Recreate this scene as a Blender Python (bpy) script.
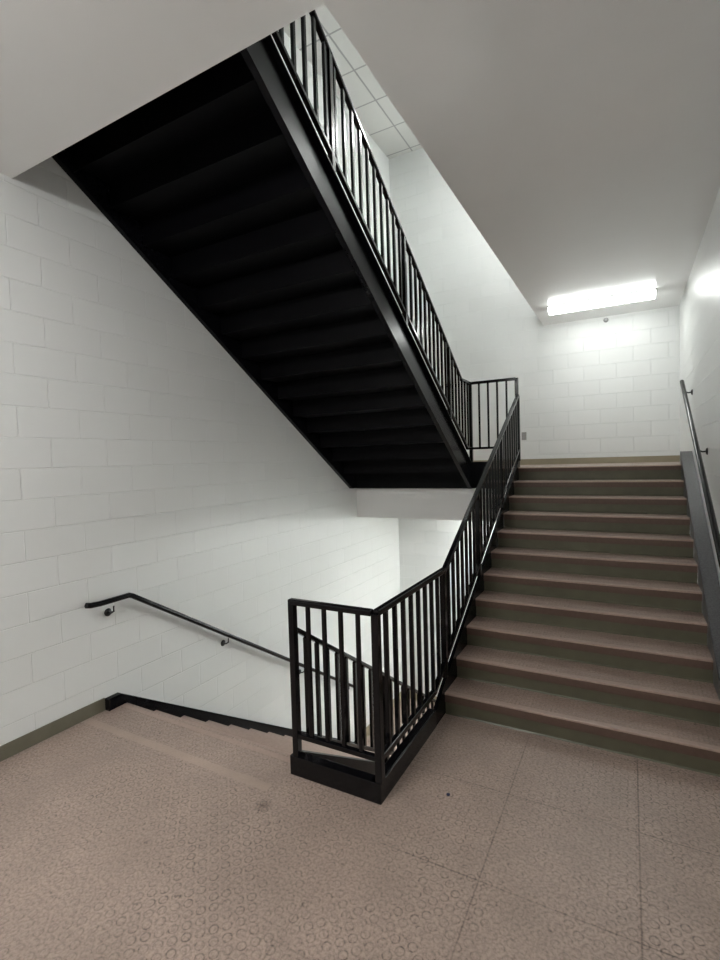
import bpy, bmesh, math, random
from mathutils import Vector, Matrix
random.seed(7)
scn = bpy.context.scene
COL = scn.collection
for o in list(bpy.data.objects): bpy.data.objects.remove(o)

# ------------------------------------------------------------------ camera
CAM = Vector((0.0, -3.273, 1.820))
RX, RY, RZ, FPX = -0.0403, 0.0292, 0.5013, 492.3
Rm = Matrix.Rotation(RZ, 3, 'Z') @ Matrix.Rotation(RX, 3, 'X') @ Matrix.Rotation(RY, 3, 'Y')
right, fwd, up = Rm.col[0], Rm.col[1], Rm.col[2]
cam_data = bpy.data.cameras.new('camera')
cam_data.sensor_fit = 'HORIZONTAL'; cam_data.sensor_width = 36.0
cam_data.lens = 36.0 * FPX / 720.0
cam_data.clip_start = 0.02
cam = bpy.data.objects.new('camera', cam_data); COL.objects.link(cam)
mw = Matrix.Identity(4)
for i in range(3):
    mw[i][0] = right[i]; mw[i][1] = up[i]; mw[i][2] = -fwd[i]; mw[i][3] = CAM[i]
cam.matrix_world = mw
scn.camera = cam

# ------------------------------------------------------------------ world, exposure, light strengths
w = bpy.data.worlds.new('world'); scn.world = w; w.use_nodes = True
w.node_tree.nodes['Background'].inputs[0].default_value = (0.8, 0.85, 0.9, 1)
w.node_tree.nodes['Background'].inputs[1].default_value = 0.02
scn.view_settings.view_transform = 'Standard'
scn.view_settings.look = 'None'
scn.view_settings.gamma = 1.0
scn.view_settings.use_curve_mapping = False
scn.view_settings.exposure = 2.0
L_LANDING, L_SOFFIT, L_ENTRY, L_UPPER = 5.5, 9.8, 22.5, 25.0

# ------------------------------------------------------------------ dimensions (metres)
XL, XR = -3.473, 0.579            # side walls
YF, YB = 4.393, -5.6              # far wall, wall behind the camera
ZC = 3.697                        # ceiling over the floor and the right flight
ZU = 6.80                         # tiled ceiling at the top of the stairwell
ZB = -2.3114                      # floor at the foot of the lower flight
XO, YO = -1.086, -1.473           # edges of the opening in the ceiling
T = 0.2776
R6, R7 = 0.1524, 0.1778
ZM = 11 * R6                      # half landing height
YG = -1.031                       # front guard plane
XRL, XRR = -1.159, 0.469          # tread width of the right flight

# ------------------------------------------------------------------ materials
def new_mat(name):
    m = bpy.data.materials.new(name); m.use_nodes = True
    nt = m.node_tree; b = nt.nodes['Principled BSDF']
    return m, nt, b
def N(nt, t, **kw):
    n = nt.nodes.new(t)
    for k, v in kw.items(): setattr(n, k, v)
    return n
def math_node(nt, op, a, b=None, clamp=False):
    n = N(nt, 'ShaderNodeMath', operation=op); n.use_clamp = clamp
    for i, v in enumerate((a, b)):
        if v is None: continue
        if isinstance(v, (int, float)): n.inputs[i].default_value = v
        else: nt.links.new(v, n.inputs[i])
    return n.outputs[0]
def ramp(nt, fac, stops):
    r = N(nt, 'ShaderNodeValToRGB'); e = r.color_ramp.elements
    while len(e) < len(stops): e.new(0.5)
    for i, (p, c) in enumerate(stops):
        e[i].position = p; e[i].color = (*c, 1) if len(c) == 3 else c
    nt.links.new(fac, r.inputs[0]); return r.outputs[0]
def noise(nt, vec, scale, detail=3, rough=0.55):
    n = N(nt, 'ShaderNodeTexNoise'); n.inputs['Scale'].default_value = scale
    n.inputs['Detail'].default_value = detail; n.inputs['Roughness'].default_value = rough
    nt.links.new(vec, n.inputs['Vector']); return n.outputs['Fac']

def simple_mat(name, col, rough=0.5, metal=0.0, spec=0.5, nscale=30, var=0.12, bump=0.0, coat=0.0):
    m, nt, b = new_mat(name)
    tc = N(nt, 'ShaderNodeTexCoord')
    f = noise(nt, tc.outputs['Object'], nscale)
    lo = [c * (1 - var) for c in col]; hi = [min(1, c * (1 + var)) for c in col]
    nt.links.new(ramp(nt, f, [(0.3, lo), (0.7, hi)]), b.inputs['Base Color'])
    b.inputs['Roughness'].default_value = rough; b.inputs['Metallic'].default_value = metal
    b.inputs['Specular IOR Level'].default_value = spec
    b.inputs['Coat Weight'].default_value = coat; b.inputs['Coat Roughness'].default_value = 0.1
    if bump:
        bp = N(nt, 'ShaderNodeBump'); bp.inputs['Distance'].default_value = bump
        nt.links.new(f, bp.inputs['Height']); nt.links.new(bp.outputs[0], b.inputs['Normal'])
    return m

def block_mat(name, axis, phase, col=(0.68, 0.70, 0.665)):
    """painted concrete block, 16 x 8 inch running bond"""
    m, nt, b = new_mat(name)
    tc = N(nt, 'ShaderNodeTexCoord'); sep = N(nt, 'ShaderNodeSeparateXYZ')
    nt.links.new(tc.outputs['Object'], sep.inputs[0])
    u = math_node(nt, 'ADD', sep.outputs[axis], phase)
    v = math_node(nt, 'ADD', sep.outputs[2], 0.0)
    cmb = N(nt, 'ShaderNodeCombineXYZ'); nt.links.new(u, cmb.inputs[0]); nt.links.new(v, cmb.inputs[1])
    br = N(nt, 'ShaderNodeTexBrick'); br.offset = 0.5; br.offset_frequency = 2; br.squash = 1
    nt.links.new(cmb.outputs[0], br.inputs['Vector'])
    for k, val in (('Scale', 1.0), ('Mortar Size', 0.0045), ('Mortar Smooth', 0.75), ('Bias', 0.0), ('Brick Width', 0.4064), ('Row Height', 0.2032)):
        br.inputs[k].default_value = val
    br.inputs['Color1'].default_value = (*[c * 0.985 for c in col], 1)
    br.inputs['Color2'].default_value = (*[min(1, c * 1.015) for c in col], 1)
    br.inputs['Mortar'].default_value = (*[min(1, c * 1.03) for c in col], 1)
    nt.links.new(br.outputs['Color'], b.inputs['Base Color'])
    h = math_node(nt, 'SUBTRACT', 1.0, br.outputs['Fac'])
    n1 = noise(nt, tc.outputs['Object'], 5, 2)
    n2 = noise(nt, tc.outputs['Object'], 120, 4)
    h = math_node(nt, 'ADD', h, math_node(nt, 'MULTIPLY', n1, 0.7))
    h = math_node(nt, 'ADD', h, math_node(nt, 'MULTIPLY', n2, 0.10))
    bp = N(nt, 'ShaderNodeBump'); bp.inputs['Distance'].default_value = 0.0035; bp.inputs['Strength'].default_value = 0.85
    nt.links.new(h, bp.inputs['Height']); nt.links.new(bp.outputs[0], b.inputs['Normal'])
    b.inputs['Roughness'].default_value = 0.36
    b.inputs['Specular IOR Level'].default_value = 0.5
    return m

def stud_mat(name, col, pitch, radius, seams=True, rough=0.42, rows=None, dist=0.0014):
    """rubber tile with raised round studs in a staggered grid, optional 24 inch seams"""
    m, nt, b = new_mat(name)
    tc = N(nt, 'ShaderNodeTexCoord'); sep = N(nt, 'ShaderNodeSeparateXYZ')
    nt.links.new(tc.outputs['Object'], sep.inputs[0])
    X, Y = sep.outputs[0], sep.outputs[1]
    def lattice(off):
        def f(c):
            a = math_node(nt, 'ADD', math_node(nt, 'DIVIDE', c, pitch), off + 1000.0)
            a = math_node(nt, 'FRACT', a)
            return math_node(nt, 'MULTIPLY', math_node(nt, 'SUBTRACT', a, 0.5), pitch)
        fx, fy = f(X), f(Y)
        return math_node(nt, 'SQRT', math_node(nt, 'ADD', math_node(nt, 'MULTIPLY', fx, fx), math_node(nt, 'MULTIPLY', fy, fy)))
    d = math_node(nt, 'MINIMUM', lattice(0.0), lattice(0.5))
    mr = N(nt, 'ShaderNodeMapRange'); mr.interpolation_type = 'SMOOTHSTEP'
    nt.links.new(d, mr.inputs[0])
    for i, v in ((1, radius * 0.82), (2, radius * 1.08), (3, 1.0), (4, 0.0)): mr.inputs[i].default_value = v
    stud = mr.outputs[0]
    # dirt ring round each stud
    ring = math_node(nt, 'SUBTRACT', 1.0, math_node(nt, 'DIVIDE', math_node(nt, 'ABSOLUTE', math_node(nt, 'SUBTRACT', d, radius * 1.08)), radius * 0.28), clamp=True)
    ob = tc.outputs['Object']
    patch = noise(nt, ob, 1.6, 3)
    patch = ramp(nt, patch, [(0.36, (0.30,) * 3), (0.62, (1,) * 3)])
    fine = noise(nt, ob, 60, 4, 0.7)
    big = noise(nt, ob, 3.2, 4)
    dark = math_node(nt, 'MULTIPLY', math_node(nt, 'MULTIPLY', ring, patch), math_node(nt, 'MULTIPLY', ramp(nt, noise(nt, ob, 14, 3, 0.7), [(0.35, (0.15,) * 3), (0.65, (1,) * 3)]), 0.95))
    dark = math_node(nt, 'MULTIPLY', dark, math_node(nt, 'ADD', fine, 0.35))
    speck = ramp(nt, noise(nt, ob, 24, 2, 0.6), [(0.66, (0,) * 3), (0.76, (0.5,) * 3)])
    dark = math_node(nt, 'ADD', dark, speck)
    mott = ramp(nt, noise(nt, ob, 75, 3, 0.65), [(0.42, (0.0,) * 3), (0.70, (0.60,) * 3)])
    dark = math_node(nt, 'ADD', dark, mott)
    base = ramp(nt, big, [(0.3, [c * 0.88 for c in col]), (0.7, [c * 1.10 for c in col])])
    h = stud
    if seams:
        def seam(c, ph, wd):
            a = math_node(nt, 'FRACT', math_node(nt, 'ADD', math_node(nt, 'DIVIDE', math_node(nt, 'SUBTRACT', c, ph), 0.61), 100.5))
            a = math_node(nt, 'ABSOLUTE', math_node(nt, 'SUBTRACT', a, 0.5))
            a = math_node(nt, 'MULTIPLY', a, 0.61)
            return math_node(nt, 'SUBTRACT', 1.0, math_node(nt, 'DIVIDE', a, wd), clamp=True)
        s = math_node(nt, 'MAXIMUM', seam(X, 0.03, 0.006), seam(Y, -0.65, 0.006))
        s = math_node(nt, 'MULTIPLY', s, math_node(nt, 'MULTIPLY', math_node(nt, 'ADD', X, 1.45), 2.0, clamp=True))
        # plain smooth strip in the rubber before the stair going down
        st = math_node(nt, 'LESS_THAN', math_node(nt, 'ABSOLUTE', math_node(nt, 'ADD', Y, 1.185)), 0.030)
        st = math_node(nt, 'MULTIPLY', st, math_node(nt, 'LESS_THAN', X, -1.78))
        dark = math_node(nt, 'MULTIPLY', dark, math_node(nt, 'SUBTRACT', 1.0, math_node(nt, 'MULTIPLY', st, 0.8)))
        h = math_node(nt, 'MULTIPLY', h, math_node(nt, 'SUBTRACT', 1.0, st))
        dark = math_node(nt, 'ADD', dark, math_node(nt, 'MULTIPLY', s, math_node(nt, 'ADD', math_node(nt, 'MULTIPLY', patch, 0.55), 0.12)))
        h = math_node(nt, 'SUBTRACT', h, math_node(nt, 'MULTIPLY', s, 1.2))
        # two old spill marks near the guard
        for (sx, sy, sr) in ((-1.72, -1.31, 0.075), (-1.62, -1.40, 0.035)):
            dx = math_node(nt, 'SUBTRACT', X, sx); dy = math_node(nt, 'SUBTRACT', Y, sy)
            q = math_node(nt, 'SQRT', math_node(nt, 'ADD', math_node(nt, 'MULTIPLY', dx, dx), math_node(nt, 'MULTIPLY', dy, dy)))
            q = math_node(nt, 'ADD', q, math_node(nt, 'MULTIPLY', fine, 0.03))
            q = math_node(nt, 'SUBTRACT', 1.0, math_node(nt, 'DIVIDE', q, sr), clamp=True)
            dark = math_node(nt, 'ADD', dark, math_node(nt, 'MULTIPLY', q, 0.7))
    mix = N(nt, 'ShaderNodeMix'); mix.data_type = 'RGBA'; mix.clamp_factor = True
    nt.links.new(dark, mix.inputs[0]); nt.links.new(base, mix.inputs[6])
    mix.inputs[7].default_value = (*[c * 0.28 for c in col], 1)
    nt.links.new(mix.outputs[2], b.inputs['Base Color'])
    h = math_node(nt, 'ADD', h, math_node(nt, 'MULTIPLY', fine, 0.35))
    bp = N(nt, 'ShaderNodeBump'); bp.inputs['Distance'].default_value = dist; bp.inputs['Strength'].default_value = 0.8
    nt.links.new(h, bp.inputs['Height']); nt.links.new(bp.outputs[0], b.inputs['Normal'])
    b.inputs['Roughness'].default_value = rough
    return m

def tile_ceiling_mat():
    m, nt, b = new_mat('acoustic_tile')
    tc = N(nt, 'ShaderNodeTexCoord'); sep = N(nt, 'ShaderNodeSeparateXYZ')
    nt.links.new(tc.outputs['Object'], sep.inputs[0])
    def line(c, ph, pitch):
        a = math_node(nt, 'FRACT', math_node(nt, 'ADD', math_node(nt, 'DIVIDE', math_node(nt, 'SUBTRACT', c, ph), pitch), 100.5))
        a = math_node(nt, 'MULTIPLY', math_node(nt, 'ABSOLUTE', math_node(nt, 'SUBTRACT', a, 0.5)), pitch)
        return math_node(nt, 'LESS_THAN', a, 0.011)
    g = math_node(nt, 'MAXIMUM', line(sep.outputs[0], -3.055, 0.61), line(sep.outputs[1], 1.855, 0.61))
    mix = N(nt, 'ShaderNodeMix'); mix.data_type = 'RGBA'
    nt.links.new(g, mix.inputs[0]); mix.inputs[6].default_value = (0.72, 0.72, 0.70, 1); mix.inputs[7].default_value = (0.42, 0.42, 0.42, 1)
    nt.links.new(mix.outputs[2], b.inputs['Base Color'])
    bp = N(nt, 'ShaderNodeBump'); bp.inputs['Distance'].default_value = 0.004
    h = math_node(nt, 'SUBTRACT', math_node(nt, 'MULTIPLY', noise(nt, tc.outputs['Object'], 200, 2), 0.3), g)
    nt.links.new(h, bp.inputs['Height']); nt.links.new(bp.outputs[0], b.inputs['Normal'])
    b.inputs['Roughness'].default_value = 0.9
    return m

def emit_mat(name, strength, col=(1.0, 0.99, 0.965)):
    m, nt, b = new_mat(name)
    b.inputs['Base Color'].default_value = (0.9, 0.9, 0.9, 1)
    b.inputs['Emission Color'].default_value = (*col, 1)
    b.inputs['Emission Strength'].default_value = strength
    b.inputs['Roughness'].default_value = 0.4
    return m

WALL_COL = (0.765, 0.78, 0.77)
M_wall_y = block_mat('painted_block_side', 1, 0.508, WALL_COL)
M_wall_x = block_mat('painted_block_end', 0, 0.35, WALL_COL)
M_ceil = simple_mat('gloss_painted_ceiling', (0.88, 0.885, 0.88), rough=0.19, nscale=1.2, var=0.02, bump=0.002)
M_soffit = simple_mat('painted_soffit', (0.86, 0.86, 0.845), rough=0.45, nscale=1.5, var=0.02)
M_tileceil = tile_ceiling_mat()
M_floor = stud_mat('studded_rubber_floor', (0.455, 0.350, 0.295), 0.072, 0.0165)
M_tread = stud_mat('studded_rubber_tread', (0.40, 0.295, 0.245), 0.050, 0.0125, seams=False, rough=0.38)
M_nose_shade = simple_mat('rubber_nosing_shade', (0.125, 0.078, 0.060), rough=0.45, nscale=40, var=0.10)  # tread rubber darkened: the shade on the front lips is in the colour
M_edge = simple_mat('smooth_rubber_edge', (0.42, 0.31, 0.26), rough=0.30, nscale=40, var=0.08)
M_riser = simple_mat('olive_riser', (0.118, 0.113, 0.074), rough=0.36, nscale=8, var=0.10)
M_base = simple_mat('olive_rubber_base', (0.15, 0.14, 0.10), rough=0.5, nscale=10, var=0.08)
M_tanbase = simple_mat('tan_rubber_base', (0.30, 0.26, 0.18), rough=0.5, nscale=10, var=0.06)
M_black = simple_mat('black_gloss_enamel', (0.0045, 0.0044, 0.0056), rough=0.16, spec=0.30, nscale=60, var=0.15, bump=0.0003)
M_str = simple_mat('black_satin_stringer', (0.0045, 0.0045, 0.0062), rough=0.26, spec=0.13, nscale=60, var=0.15, bump=0.0002)
M_str_glare = simple_mat('black_stringer_glare', (0.085, 0.085, 0.090), rough=0.30, spec=0.9, nscale=90, var=0.4, bump=0.0006)  # black paint lightened all over to imitate lamp glare on the top flange
M_pan = simple_mat('black_steel_pan', (0.0016, 0.0015, 0.0023), rough=0.45, spec=0.11, nscale=12, var=0.2)
M_metal = simple_mat('bracket_black', (0.010, 0.010, 0.013), rough=0.3, nscale=50)
M_grey = simple_mat('grey_plastic', (0.30, 0.30, 0.29), rough=0.5)
M_steel = simple_mat('dull_steel', (0.35, 0.35, 0.36), rough=0.3, metal=0.9)
M_housing = simple_mat('white_enamel_housing', (0.35, 0.35, 0.35), rough=0.4)
M_blue = simple_mat('dark_blue_plastic', (0.012, 0.014, 0.06), rough=0.35)
E_landing = emit_mat('diffuser_landing', L_LANDING, (0.965, 1.0, 0.965))
E_soffit_fill = emit_mat('diffuser_soffit_fill', L_SOFFIT * 2.9, (0.965, 1.0, 0.97))  # glow of the added fill light under the soffit
E_soffit = emit_mat('diffuser_soffit', L_SOFFIT, (0.965, 1.0, 0.97))
E_entry = emit_mat('diffuser_entry', L_ENTRY)
E_upper = emit_mat('diffuser_upper', L_UPPER, (0.975, 1.0, 0.975))

# ------------------------------------------------------------------ mesh helpers
class MB:
    """collects shapes of ONE mesh object, world coordinates; build() shifts to the parent's origin"""
    def __init__(s): s.bm = bmesh.new()
    def box(s, x0, x1, y0, y1, z0, z1):
        v = [s.bm.verts.new((x, y, z)) for x in (x0, x1) for y in (y0, y1) for z in (z0, z1)]
        for f in ((0, 1, 3, 2), (4, 6, 7, 5), (0, 4, 5, 1), (2, 3, 7, 6), (0, 2, 6, 4), (1, 5, 7, 3)):
            s.bm.faces.new([v[i] for i in f])
        return s
    def prism(s, pts, axis, a, b):
        """polygon pts in the plane normal to axis ('x': (y,z), 'y': (x,z), 'z': (x,y)), extruded from a to b"""
        def P(p, t): return {'x': (t, p[0], p[1]), 'y': (p[0], t, p[1]), 'z': (p[0], p[1], t)}[axis]
        A = [s.bm.verts.new(P(p, a)) for p in pts]; B = [s.bm.verts.new(P(p, b)) for p in pts]
        n = len(pts)
        s.bm.faces.new(A); s.bm.faces.new(B[::-1])
        for i in range(n): s.bm.faces.new((A[i], B[i], B[(i + 1) % n], A[(i + 1) % n]))
        return s
    def bar(s, p0, p1, w, h):
        """rectangular bar along a line in the YZ or X direction with plumb-cut ends: w across, h vertical"""
        p0, p1 = Vector(p0), Vector(p1); d = (p1 - p0)
        side = Vector((0, 0, 1)).cross(Vector((d.x, d.y, 0)).normalized()) * (w / 2)
        upv = Vector((0, 0, h / 2))
        A = [s.bm.verts.new(p0 + a * side + b * upv) for a, b in ((-1, -1), (1, -1), (1, 1), (-1, 1))]
        B = [s.bm.verts.new(p1 + a * side + b * upv) for a, b in ((-1, -1), (1, -1), (1, 1), (-1, 1))]
        s.bm.faces.new(A); s.bm.faces.new(B[::-1])
        for i in range(4): s.bm.faces.new((A[i], B[i], B[(i + 1) % 4], A[(i + 1) % 4]))
        return s
    def tube(s, pts, r, n=14):
        pts = [Vector(p) for p in pts]; rings = []
        for i, p in enumerate(pts):
            a = (p - pts[i - 1]).normalized() if i else (pts[1] - p).normalized()
            b = (pts[i + 1] - p).normalized() if i < len(pts) - 1 else a
            t = (a + b).normalized()
            ref = Vector((0, 0, 1)) if abs(t.z) < 0.9 else Vector((0, 1, 0))
            u = t.cross(ref).normalized(); v = u.cross(t).normalized()
            k = 1 / max(0.5, a.dot(t))
            rings.append([s.bm.verts.new(p + (math.cos(2 * math.pi * j / n) * u + math.sin(2 * math.pi * j / n) * v * k) * r) for j in range(n)])
        for A, B in zip(rings, rings[1:]):
            for j in range(n): s.bm.faces.new((A[j], A[(j + 1) % n], B[(j + 1) % n], B[j]))
        s.bm.faces.new(rings[0][::-1]); s.bm.faces.new(rings[-1])
        return s
    def lathe(s, c, axis, prof, n=20):
        c, ax = Vector(c), Vector(axis).normalized()
        ref = Vector((0, 0, 1)) if abs(ax.z) < 0.9 else Vector((1, 0, 0))
        u = ax.cross(ref).normalized(); v = ax.cross(u)
        rings = [[s.bm.verts.new(c + ax * h + (math.cos(2 * math.pi * j / n) * u + math.sin(2 * math.pi * j / n) * v) * r) for j in range(n)] for r, h in prof]
        for A, B in zip(rings, rings[1:]):
            for j in range(n): s.bm.faces.new((A[j], A[(j + 1) % n], B[(j + 1) % n], B[j]))
        s.bm.faces.new(rings[0][::-1]); s.bm.faces.new(rings[-1])
        return s
    def build(s, name, mat, parent=None, bevel=0.0, smooth=False, origin=None):
        bmesh.ops.recalc_face_normals(s.bm, faces=s.bm.faces)
        off = Vector((0, 0, 0)); q = parent
        while q is not None: off += q.location; q = q.parent
        o_loc = Vector(origin) - off if origin else Vector((0, 0, 0))
        bmesh.ops.translate(s.bm, verts=s.bm.verts, vec=-(off + o_loc))
        me = bpy.data.meshes.new(name); s.bm.to_mesh(me); s.bm.free()
        me.materials.append(mat)
        if smooth:
            for p in me.polygons: p.use_smooth = True
        o = bpy.data.objects.new(name, me); COL.objects.link(o)
        o.location = o_loc
        if parent: o.parent = parent
        if bevel:
            b = o.modifiers.new('bevel', 'BEVEL'); b.width = bevel; b.segments = 2; b.limit_method = 'ANGLE'
        if smooth:
            e = o.modifiers.new('edges', 'EDGE_SPLIT'); e.split_angle = math.radians(50)
        return o
def tag(o, label, cat, group=None):
    o['label'] = label; o['category'] = cat
    if group: o['group'] = group
    return o
def thing(name, loc, label, cat, group=None):
    o = bpy.data.objects.new(name, None); COL.objects.link(o); o.location = loc; o.empty_display_size = 0.1
    return tag(o, label, cat, group)
def struct(o): o['kind'] = 'structure'; return o

# ------------------------------------------------------------------ the stairwell shell
TH = 0.25
struct(MB().box(XL - TH, XL, YB, YF, ZB, ZU).build('wall_left', M_wall_y))
struct(MB().box(XR, XR + TH, YB, YF, ZB, ZU).build('wall_right', M_wall_y))
struct(MB().box(XL - TH, XR + TH, YF, YF + TH, ZB - 0.2, ZU + 0.2).build('wall_far', M_wall_x))
struct(MB().box(XL - TH, XR + TH, YB - TH, YB, ZB - 0.2, ZU + 0.2).build('wall_back', M_wall_x))
YE = -0.885     # slab edge behind the first nosing of the flight going down
struct(MB().prism([(XL, YB), (XR, YB), (XR, 0.03), (XRL - 0.012, 0.03), (XRL - 0.012, YG + 0.03), (-1.735, YG + 0.03), (-1.735, YE), (XL, YE)], 'z', -0.28, 0.0).build('floor', M_floor))
struct(MB().box(XL, XR, YB, YF, ZB - 0.2, ZB).build('floor_lower', M_floor))
# ceiling slab = the floor above, with the stair opening
struct(MB().prism([(XL, YB), (XR, YB), (XR, YF), (XO, YF), (XO, YO), (XL, YO)], 'z', ZC, 4.155).build('ceiling', M_ceil))
struct(MB().box(XL, XR, YB, YF, ZU, ZU + 0.2).build('ceiling_upper', M_tileceil))
# half landing and the boxed-in soffit below it
struct(MB().prism([(XL, 2.915), (-1.24, 2.915), (-1.24, 2.80), (XR, 2.80), (XR, YF), (XL, YF)], 'z', 1.42, ZM).build('floor_landing', M_floor))
struct(MB().box(XL, XR, 2.95, YF, 0.995, 1.42).build('ceiling_lower', M_soffit))
struct(MB().box(XL, XL + 0.011, YB, -1.034, 0, 0.095).build('baseboard_left', M_base, bevel=0.003))
struct(MB().box(XL + 0.0, XR, YF - 0.011, YF, ZM, ZM + 0.085).build('baseboard_far', M_tanbase, bevel=0.003))
struct(MB().box(XR - 0.011, XR, YB, -0.06, 0, 0.105).build('baseboard_right', M_base, bevel=0.003))
bb = MB(); bb.box(XL, XL + 0.011, 2.75, YF, ZB, ZB + 0.14); bb.box(XL, XR, YF - 0.011, YF, ZB, ZB + 0.14)
struct(bb.build('baseboard_lower', M_tanbase))
# black steel channel along the landing edge, between the flights and under the upper one
fa = MB(); fa.box(XL, -1.19, 2.888, 2.9, 1.42, 1.757); fa.box(XL, -1.19, 2.9, 2.915, 1.74, 1.757); fa.box(XL, -1.19, 2.9, 2.95, 1.42, 1.435)
struct(fa.build('trim_1', M_black))

# ------------------------------------------------------------------ stair flights
def channel(name, parent, top, bot, xweb, xout, wt=0.008, mat=None):
    """steel channel stringer: web plate with flanges turned towards xout; top/bot are (y,z) polylines"""
    m = MB(); sgn = 1 if xout > xweb else -1
    m.prism(top + bot[::-1], 'x', xweb, xweb + sgn * wt)
    ft = 0.012
    for line, s_ in ((top, -1), (bot, 1)):
        for a, b in zip(line, line[1:]):
            m.prism([a, b, (b[0], b[1] + s_ * ft), (a[0], a[1] + s_ * ft)], 'x', xweb, xout)
    return m.build(name, mat or M_str, parent, bevel=0.0015)

def make_step(x0, x1, y, z, rise, run, parent, riser_mat, lip=0.064, over=0.013, first=None):
    """tread (rubber) with its nosing, riser plate, black pan under it. nosing edge at (y, z)"""
    t = MB().box(x0, x1, y + 0.045, y + run + over, z - 0.008, z)
    tr = t.build('tread', M_tread, parent, origin=((x0 + x1) / 2, y, z))
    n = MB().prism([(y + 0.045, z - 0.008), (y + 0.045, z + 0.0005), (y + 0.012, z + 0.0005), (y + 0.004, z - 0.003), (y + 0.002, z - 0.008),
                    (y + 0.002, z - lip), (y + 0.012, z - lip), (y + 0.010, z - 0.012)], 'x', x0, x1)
    n.build('nosing', M_nose_shade, tr, origin=((x0 + x1) / 2, y, z))
    MB().prism([(y + 0.045, z - 0.006), (y + 0.045, z + 0.001), (y + 0.004, z + 0.001), (y, z - 0.003), (y, z - 0.012), (y + 0.004, z - 0.012)], 'x', x0, x1).build('nosing_edge', M_edge, tr, origin=((x0 + x1) / 2, y, z))
    r = MB().box(x0, x1, y + over, y + over + 0.004, z - rise, z - 0.009)
    r.prism([(y + over, z - rise), (y + over - 0.008, z - rise + 0.0005), (y + over, z - rise + 0.009)], 'x', x0, x1)
    r.build('riser', riser_mat, parent, origin=((x0 + x1) / 2, y, z))
    p = MB().box(x0, x1, y + over + 0.005, y + over + 0.010, z - rise - 0.035, z - 0.009)
    p.box(x0, x1, y + over + 0.010, y + run + over + 0.005, z - 0.036, z - 0.0305)
    p.build('step_pan', M_pan, parent, origin=((x0 + x1) / 2, y, z))

def copy_step(parts, dy, dz):
    for o in parts:
        c = o.copy(); COL.objects.link(c); c.location = o.location + Vector((0, dy, dz))
        for k in o.children:
            d = k.copy(); COL.objects.link(d); d.parent = c

# --- right flight, going up away from the camera: 11 risers of 6 inches
s = R6 / T
fl = thing('stair_flight', ((XRL + XRR) / 2, 0, 0), 'wide flight of brown rubber stairs with olive risers, climbing to the bright landing', 'stairs')
make_step(XRL, XRR, 0, R6, R6, T, fl, M_riser)
parts = list(fl.children)
for k in range(1, 10): copy_step(parts, k * T, k * R6)
# top nosing on the landing edge
tn = MB().box(XRL, XRR, 10 * T + 0.045, 10 * T + 0.12, ZM - 0.008, ZM + 0.001).build('tread', M_tread, fl, origin=(0, 10 * T, ZM))
y, z = 10 * T, ZM
MB().prism([(y + 0.045, z - 0.008), (y + 0.045, z + 0.0015), (y + 0.006, z + 0.0015), (y + 0.001, z - 0.003), (y, z - 0.008), (y + 0.004, z - 0.052), (y + 0.012, z - 0.052), (y + 0.010, z - 0.012)], 'x', XRL, XRR).build('nosing', M_nose_shade, tn, origin=(0, y, z))
MB().prism([(y + 0.045, z - 0.006), (y + 0.045, z + 0.002), (y + 0.004, z + 0.002), (y - 0.001, z - 0.003), (y - 0.001, z - 0.012), (y + 0.004, z - 0.012)], 'x', XRL, XRR).build('nosing_edge', M_edge, tn, origin=(0, y, z))
MB().box(XRL, XRR, y + 0.020, y + 0.0235, z - R6, z - 0.009).build('riser', M_riser, fl, origin=(0, y, z))
zt = lambda y: R6 + s * y + 0.07
top = [(-0.17, 0.115), (-0.02, zt(-0.02)), (2.82, zt(2.82)), (2.885, zt(2.82))]
bot = [(-0.17, 0.0), (0.26, 0.0), (2.82, zt(2.82) - 0.29), (2.885, zt(2.82) - 0.29)]
bot = [(-0.17, 0.002), (0.0, 0.002), (0.20, 0.0), (2.82, zt(2.82) - 0.36), (2.885, zt(2.82) - 0.36)]
topR = [(-0.10, 0.115), (-0.02, zt(-0.02)), (2.90, zt(2.90))]
botR = [(-0.10, 0.002), (0.20, 0.002), (2.90, zt(2.90) - 0.33)]
channel('stringer', fl, top, bot, XRL - 0.001, XRL - 0.024)
channel('stringer', fl, topR, botR, XRR + 0.001, XR - 0.004, mat=M_str_glare)

# --- upper flight, climbing back over the camera's left: 14 risers of 7 inches
S7 = R7 / T
XA, XB = -3.415, -1.795
XBU = -1.766
YU = 2.54
uf = thing('stair_flight', ((XA + XB) / 2, YU, ZM), 'black steel flight overhead, seen from below, rising toward the top left', 'stairs')
def up_step(first_y, first_z, n, parent):
    # flight rises towards -Y: build mirrored step
    def mk(y, z):
        x0, x1 = XA, XBU; rise, run, over = R7, T, 0.022
        tr = MB().box(x0, x1, y - run - over, y - 0.045, z - 0.008, z).build('tread', M_tread, parent, origin=((x0 + x1) / 2, y, z))
        MB().prism([(y - 0.045, z - 0.008), (y - 0.045, z + 0.0005), (y - 0.006, z + 0.0005), (y, z - 0.008), (y - 0.004, z - 0.052), (y - 0.012, z - 0.052), (y - 0.010, z - 0.012)], 'x', x0, x1).build('nosing', M_edge, tr, origin=((x0 + x1) / 2, y, z))
        MB().box(x0, x1, y - over - 0.004, y - over, z - rise, z - 0.009).build('riser', M_riser, parent, origin=((x0 + x1) / 2, y, z))
        p = MB().box(x0, x1, y - over - 0.010, y - over - 0.005, z - rise - 0.036, z - 0.009)
        p.box(x0, x1, y - run - over - 0.005, y - over - 0.010, z - 0.036, z - 0.0305)
        p.build('step_pan', M_pan, parent, origin=((x0 + x1) / 2, y, z))
    mk(first_y, first_z)
    ps = list(parent.children)
    for k in range(1, n): copy_step(ps, -k * T, k * R7)
up_step(YU, ZM + R7, 13, uf)
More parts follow.
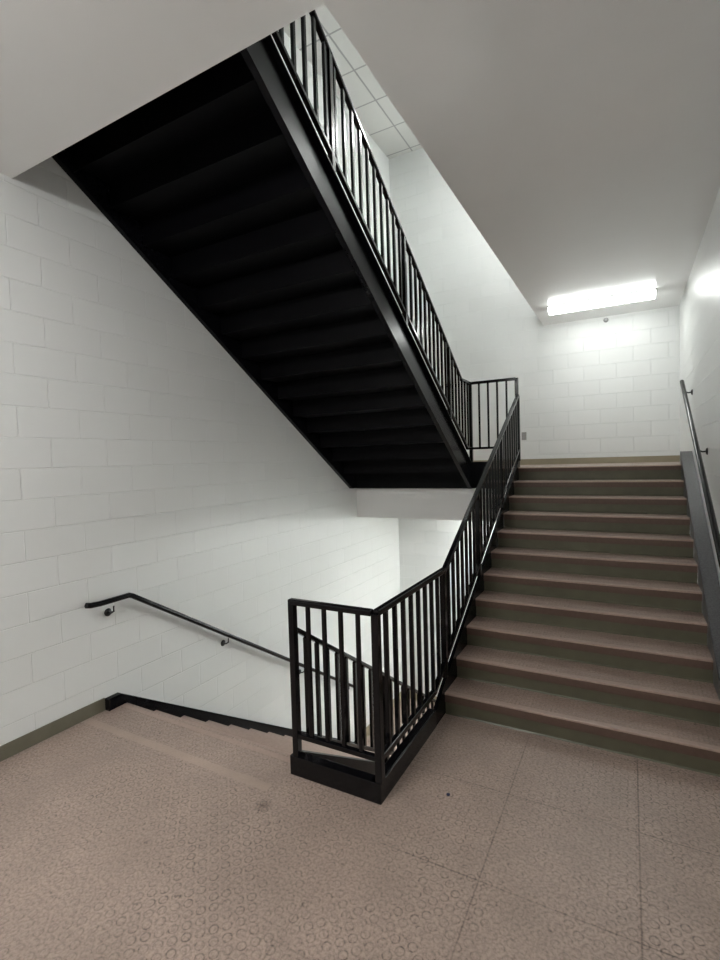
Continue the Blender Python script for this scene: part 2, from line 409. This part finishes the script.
# level pan at the foot, top plate at the head
MB().box(XA, XBU, YU - 0.03, 2.886, ZM - 0.036, ZM - 0.012).build('landing_plate', M_pan, uf)
MB().box(XA, XBU, YO - 0.0, YU - 13 * T - 0.02, 4.10, 4.16).build('landing_plate', M_pan, uf)
MB().box(XA, XBU, YU - 13 * T - 0.032, YU - 13 * T - 0.024, 3.90, 4.11).build('end_plate', M_pan, uf)
MB().box(XA, XBU, 2.86, 2.886, 1.42, ZM - 0.04).build('end_plate', M_pan, uf)
zt7 = lambda y: 3.53 - S7 * y
zb7 = lambda y: 3.180 - S7 * y
ye = (3.53 - 1.757) / S7
yb = (3.180 - 1.425) / S7
topU = [(YO + 0.02, zt7(YO + 0.02)), (ye, 1.757), (2.886, 1.757)]
botU = [(YO + 0.02, zb7(YO + 0.02)), (yb, 1.425), (2.886, 1.425)]
channel('stringer', uf, topU, botU, XB + 0.030, XB + 0.076)
channel('stringer', uf, topU, botU, XA - 0.001, XL + 0.006)

# --- lower flight, going down to the left: 13 risers of 7 inches
YD = -0.90
df = thing('stair_flight', ((XA + XB) / 2, YD, 0), 'flight of stairs going down beside the left wall, its first nosings just showing', 'stairs')
def down_flight(parent):
    x0, x1 = XA, XB; rise, run, over = R7, T, 0.022
    # nosing at the floor edge, riser below it faces +Y
    def mk(y, z, first=False):
        tr = MB().box(x0, x1, y - run - over, y - 0.045, z - 0.008, z).build('tread', M_tread, parent, origin=((x0 + x1) / 2, y, z))
        MB().prism([(y - 0.045, z - 0.008), (y - 0.045, z + 0.0005), (y - 0.006, z + 0.0005), (y, z - 0.008), (y - 0.004, z - 0.052), (y - 0.012, z - 0.052), (y - 0.010, z - 0.012)], 'x', x0, x1).build('nosing', M_edge, tr, origin=((x0 + x1) / 2, y, z))
        MB().box(x0, x1, y - over - 0.004, y - over, z - rise, z - 0.009).build('riser', M_riser, parent, origin=((x0 + x1) / 2, y, z))
        p = MB().box(x0, x1, y - over - 0.010, y - over - 0.005, z - rise + 0.002, z - 0.009)
        p.box(x0, x1, y - run - over + 0.02, y - over - 0.010, z - 0.036, z - 0.0305)
        p.build('step_pan', M_pan, parent, origin=((x0 + x1) / 2, y, z))
    mk(YD + T, -R7)
    ps = list(parent.children)
    for k in range(1, 12): copy_step(ps, k * T, -k * R7)
    t0 = MB().prism([(YD - 0.045, 0.0), (YD - 0.045, 0.0008), (YD - 0.006, 0.0008), (YD, -0.006), (YD - 0.004, -0.05), (YD - 0.012, -0.05), (YD - 0.012, 0.0)], 'x', x0, x1).build('nosing', M_edge, parent)
    MB().box(x0, x1, YD - 0.0145, YD - 0.0125, -R7, -0.006).build('riser', M_riser, parent)
down_flight(df)
zl = lambda y: 0.085 - S7 * (y - YD)
yend = 12 * T + YD
topD = [(-1.030, 0.088), (-0.925, 0.088), (yend + 0.05, zl(yend + 0.05)), (yend + 0.22, zl(yend + 0.22)), (yend + 0.3, ZB + 0.14)]
botD = [(-1.030, 0.002), (-0.90, 0.002), (-0.86, zl(-0.86) - 0.305), (yend - 0.12, ZB + 0.002), (yend + 0.3, ZB + 0.002)]
channel('stringer', df, topD, botD, XA - 0.001, XL + 0.003)
MB().box(XL + 0.002, XA, -1.033, -1.025, 0.001, 0.088).build('end_plate', M_black, df)
topD2 = [(-0.965, 0.03), (-0.93, 0.085)] + topD[2:]
botD2 = [(-0.965, 0.002), (-0.90, 0.002)] + botD[2:]
channel('stringer', df, topD2, botD2, XB + 0.001, XB + 0.072, mat=M_pan)

# ------------------------------------------------------------------ guard railings
TOPH, TOPW = 0.034, 0.040
def rail_run(parent, x, pts, bots, posts, spacing, bal_w=0.0225, post_w=0.038, foot=None, rail_name='top_rail', skip_end=False):
    """railing in the plane X=x; pts = [(y, z_top)...] of the top rail's upper face"""
    def ztop(y):
        for (a, za), (b, zb) in zip(pts, pts[1:]):
            if min(a, b) - 1e-6 <= y <= max(a, b) + 1e-6: return za + (zb - za) * (y - a) / (b - a)
        return pts[-1][1]
    def zbot(y):
        for (a, za), (b, zb) in zip(bots, bots[1:]):
            if min(a, b) - 1e-6 <= y <= max(a, b) + 1e-6: return za + (zb - za) * (y - a) / (b - a)
        return bots[-1][1] if y > bots[0][0] else bots[0][1]
    for (a, za), (b, zb) in zip(pts, pts[1:]):
        MB().bar((x, a, za - TOPH / 2), (x, b, zb - TOPH / 2), TOPW, TOPH).build('top_rail', M_black, parent, bevel=0.007)
    for (a, za), (b, zb) in zip(bots, bots[1:]):
        MB().bar((x, a, za), (x, b, zb), 0.034, 0.034).build('bottom_rail', M_black, parent, bevel=0.004)
    lo, hi = min(p[0] for p in pts), max(p[0] for p in pts)
    for y in posts:
        MB().box(x - post_w / 2, x + post_w / 2, y - post_w / 2, y + post_w / 2, foot(y), ztop(y) - 0.02).build('post', M_black, parent, bevel=0.002)
    n = int(round((hi - lo) / spacing))
    for i in range(1, n):
        y = lo + (hi - lo) * i / n
        if any(abs(y - p) < spacing * 0.42 for p in posts): continue
        MB().box(x - bal_w / 2, x + bal_w / 2, y - bal_w / 2, y + bal_w / 2, zbot(y), ztop(y) - TOPH).build('baluster', M_black, parent)

# --- railing of the right flight with its return across the gap (corner post, level part, sloped part)
RXX = XRL - 0.012
rr = thing('guard_railing', (RXX, YG + 0.02, 0.0), 'black metal railing round the gap in front and up the right flight', 'railing')
yk = 0.09
zr = lambda y: 1.034 + (0 if y < yk else s * (y - yk))
rail_run(rr, RXX, [(YG + 0.022, 1.034), (yk, 1.034), (2.86, zr(2.86))], [(YG + 0.022, 0.235), (-0.17, 0.235), (2.86, 0.328 + s * 2.86)], [YG + 0.022, 0.05, 1.0, 1.93, 2.865], 0.117,
         foot=lambda y: 0.112 if y < yk - 0.2 else (zt(y) - 0.005 if y < 2.8 else 1.757), post_w=0.040)
# front return
xf0, xf1 = -1.710, RXX - 0.02
yf_ = YG + 0.022
MB().bar((xf0 - 0.02, yf_, 1.034 - TOPH / 2), (xf1, yf_, 1.034 - TOPH / 2), TOPW, TOPH).build('top_rail', M_black, rr, bevel=0.007)
MB().bar((xf0, yf_, 0.235), (xf1, yf_, 0.235), 0.032, 0.028).build('bottom_rail', M_black, rr, bevel=0.003)
MB().box(xf0 - 0.019, xf0 + 0.019, yf_ - 0.019, yf_ + 0.019, 0.112, 1.03).build('post', M_black, rr, bevel=0.002)
for i in range(1, 5):
    x = xf0 + (RXX - xf0) * i / 5
    MB().box(x - 0.0105, x + 0.0105, yf_ - 0.0095, yf_ + 0.0095, 0.235, 1.03).build('baluster', M_black, rr)
k = MB(); k.box(-1.748, XRL, YG, YG + 0.008, 0.0, 0.112); k.box(-1.748, XRL - 0.008, YG + 0.008, YG + 0.06, 0.100, 0.112)
k.build('kick_plate', M_black, rr, bevel=0.0015)
k = MB(); k.box(XRL - 0.008, XRL, YG + 0.008, -0.172, -0.28, 0.112); k.box(XRL - 0.058, XRL - 0.008, YG + 0.008, -0.172, 0.100, 0.112)
k.build('kick_plate', M_black, rr, bevel=0.0015)

# --- railing of the upper flight with the short landing guard
UX = XB + 0.047
ur = thing('guard_railing', (UX, 2.85, 1.757), 'black metal railing climbing the overhead flight, joined to a short guard on the landing', 'railing')
zu = lambda y: 4.345 - S7 * y
yku = (4.345 - 2.757) / S7
rail_run(ur, UX, [(YO - 0.1, zu(YO - 0.1)), (yku, 2.757), (2.86, 2.757)], [(YO - 0.1, 3.655 - S7 * (YO - 0.1)), ((3.655 - 1.926) / S7, 1.926), (2.86, 1.926)], [-1.50, -0.35, 0.84, 2.03, 2.86], 0.117,
         foot=lambda y: max(zt7(y) - 0.005, 1.757), post_w=0.040)
gx0, gx1 = UX + 0.02, -1.19
MB().bar((gx0, 2.86, 2.74), (gx1, 2.86, 2.74), TOPW, TOPH).build('top_rail', M_black, ur, bevel=0.004)
MB().bar((gx0, 2.86, 1.926), (gx1, 2.86, 1.926), 0.032, 0.028).build('bottom_rail', M_black, ur, bevel=0.003)
for i in range(1, 5):
    x = UX + (gx1 - UX) * i / 5
    MB().box(x - 0.0105, x + 0.0105, 2.8505, 2.8695, 1.926, 2.73).build('baluster', M_black, ur)
MB().box(gx1 - 0.02, gx1 + 0.02, 2.886, 2.926, 1.757, 2.757).build('post', M_black, ur, bevel=0.002)

# --- railing of the lower flight
lr = thing('guard_railing', (UX, -0.93, 0.112), 'black metal railing sloping down along the lower flight, seen through the front balusters', 'railing')
zlr = lambda y: 0.82 - S7 * (y - YD)
rail_run(lr, UX, [(-0.955, zlr(-0.955)), (2.47, zlr(2.47))], [(-0.955, 0.165 + S7 * 0.055), (2.47, 0.165 - S7 * 3.37)], [-0.955, 0.23, 1.42, 2.45], 0.117,
         foot=lambda y: 0.1 if y < -0.9 else zl(y) - 0.005, post_w=0.038)

# ------------------------------------------------------------------ wall handrails
def bracket(parent, wx, rx, y, z, slope, sgn):
    """rosette on the wall at wx, arm up to the pipe at rx; sgn points from the wall to the rail"""
    m = MB().lathe((wx, y, z - 0.075), (sgn, 0, 0), [(0.030, 0.0), (0.030, 0.004), (0.024, 0.009), (0.012, 0.013)])
    b = m.build('bracket', M_metal, parent, smooth=True)
    MB().tube([(wx + sgn * 0.01, y, z - 0.075), (wx + sgn * 0.035, y, z - 0.078), (rx - sgn * 0.004, y, z - 0.058), (rx, y, z - 0.018)], 0.0065, 10).build('bracket_arm', M_metal, b, smooth=True)
hx = XL + 0.075
lh = thing('wall_handrail', (XL, -0.95, 0.75), 'black pipe handrail on the left wall, sloping down with the lower flight', 'handrail')
MB().tube([(hx, -1.18, 0.842), (hx, -1.15, 0.834), (hx, -1.08, 0.828), (hx, -0.84, 0.830), (hx, -0.81, 0.818), (hx, 2.56, 0.812 - 0.632 * 3.39), (hx, 2.60, 0.80 - 0.632 * 3.39), (hx, 2.84, 0.80 - 0.632 * 3.39), (hx - 0.02, 2.87, 0.80 - 0.632 * 3.39), (XL + 0.003, 2.875, 0.80 - 0.632 * 3.39)], 0.0205, 16).build('rail', M_black, lh, smooth=True)
for y in (-0.97, 0.20, 1.42, 2.45):
    z = 0.80 if y < -0.83 else 0.812 - 0.632 * (y + 0.83)
    bracket(lh, XL + 0.001, hx, y, z, 0, 1)
hr = 0.495
rh = thing('wall_handrail', (XR, 0, 0.95), 'black pipe handrail on the right wall above the brown stairs, shining along its top', 'handrail')
zh = lambda y: R6 + s * y + 0.755
MB().tube([(hr, -0.30, zh(0) - 0.03), (hr, -0.06, zh(0) - 0.03), (hr, 0.0, zh(0)), (hr, 3.00, zh(3.00))], 0.0205, 16).build('rail', M_black, rh, smooth=True)
for y in (-0.15, 0.75, 1.78, 2.90): bracket(rh, XR - 0.001, hr, y, zh(y), s, -1)

# ------------------------------------------------------------------ light fixtures
def fixture(x0, x1, y0, y1, zc, emat, label, parent_name='ceiling_light'):
    t = thing(parent_name, ((x0 + x1) / 2, (y0 + y1) / 2, zc), label, 'light fixture')
    h = MB().box(x0 + 0.004, x1 - 0.004, y0 - 0.004, y1 + 0.004, zc - 0.014, zc - 0.001); h.build('housing', M_housing, t)
    d = 0.082
    prof = [(y0, zc - 0.016), (y0 + 0.004, zc - d + 0.02), (y0 + 0.024, zc - d), (y1 - 0.024, zc - d), (y1 - 0.004, zc - d + 0.02), (y1, zc - 0.016)]
    MB().prism(prof, 'x', x0 + 0.012, x1 - 0.012).build('diffuser', emat, t)
    pe = [(y0 - 0.002, zc - 0.002), (y0 - 0.002, zc - d + 0.018), (y0 + 0.022, zc - d - 0.002), (y1 - 0.022, zc - d - 0.002), (y1 + 0.002, zc - d + 0.018), (y1 + 0.002, zc - 0.002)]
    for a in (x0, x1 - 0.012): MB().prism(pe, 'x', a, a + 0.012).build('end_cap', M_housing, t)
    return t
fixture(-0.90, 0.29, 3.43, 3.59, ZC, E_landing, 'glowing white tube light on the ceiling over the upper landing')
fixture(-2.10, -0.91, 3.78, 3.94, 0.995, E_soffit, 'white tube light under the half landing, the one nearer the left wall')
fixture(-0.75, 0.44, 3.60, 3.76, 0.995, E_soffit_fill, 'added fill light under the half landing, out of view near the right wall')  # extra tube, added out of view to brighten the lower walls
fixture(-2.4, -1.2, -3.3, -3.14, ZC, E_entry, 'white tube light on the ceiling behind the camera')
fixture(-0.95, 0.25, 3.3, 3.6, ZU, E_upper, 'white tube light on the tiled ceiling at the top of the stairwell')

# ------------------------------------------------------------------ small things
sp = thing('sprinkler_head', (-0.27, YF, 3.64), 'small round grey sprinkler head on the far wall below the glowing light', 'sprinkler')
MB().lathe((-0.27, YF - 0.001, 3.645), (0, -1, 0), [(0.032, 0.0), (0.032, 0.006), (0.026, 0.014), (0.014, 0.016)]).build('escutcheon', M_grey, sp, smooth=True)
MB().lathe((-0.27, YF - 0.016, 3.645), (0, -1, 0), [(0.010, 0.0), (0.010, 0.025), (0.006, 0.030), (0.016, 0.036), (0.016, 0.039)]).build('nozzle', M_steel, sp, smooth=True)
ou = thing('wall_plate', (-1.38, YF, 2.10), 'small grey electrical plate on the far wall beside the railing end', 'wall plate')
MB().box(-1.415, -1.345, YF - 0.007, YF - 0.0005, 2.05, 2.165).build('plate', M_grey, ou, bevel=0.003)
for z in (2.083, 2.132):
    MB().lathe((-1.38, YF - 0.007, z), (0, -1, 0), [(0.016, 0.0), (0.016, 0.002), (0.014, 0.003)]).build('socket', M_steel, ou, smooth=True)
b = MB(); b.lathe((-0.868, -0.802, 0.0022), (0, 0, 1), [(0.009, 0.0), (0.011, 0.002), (0.010, 0.006), (0.005, 0.008)], 9)
tag(b.build('plastic_scrap', M_blue, origin=None), 'tiny dark blue scrap lying on the floor tiles before the brown stairs', 'litter')
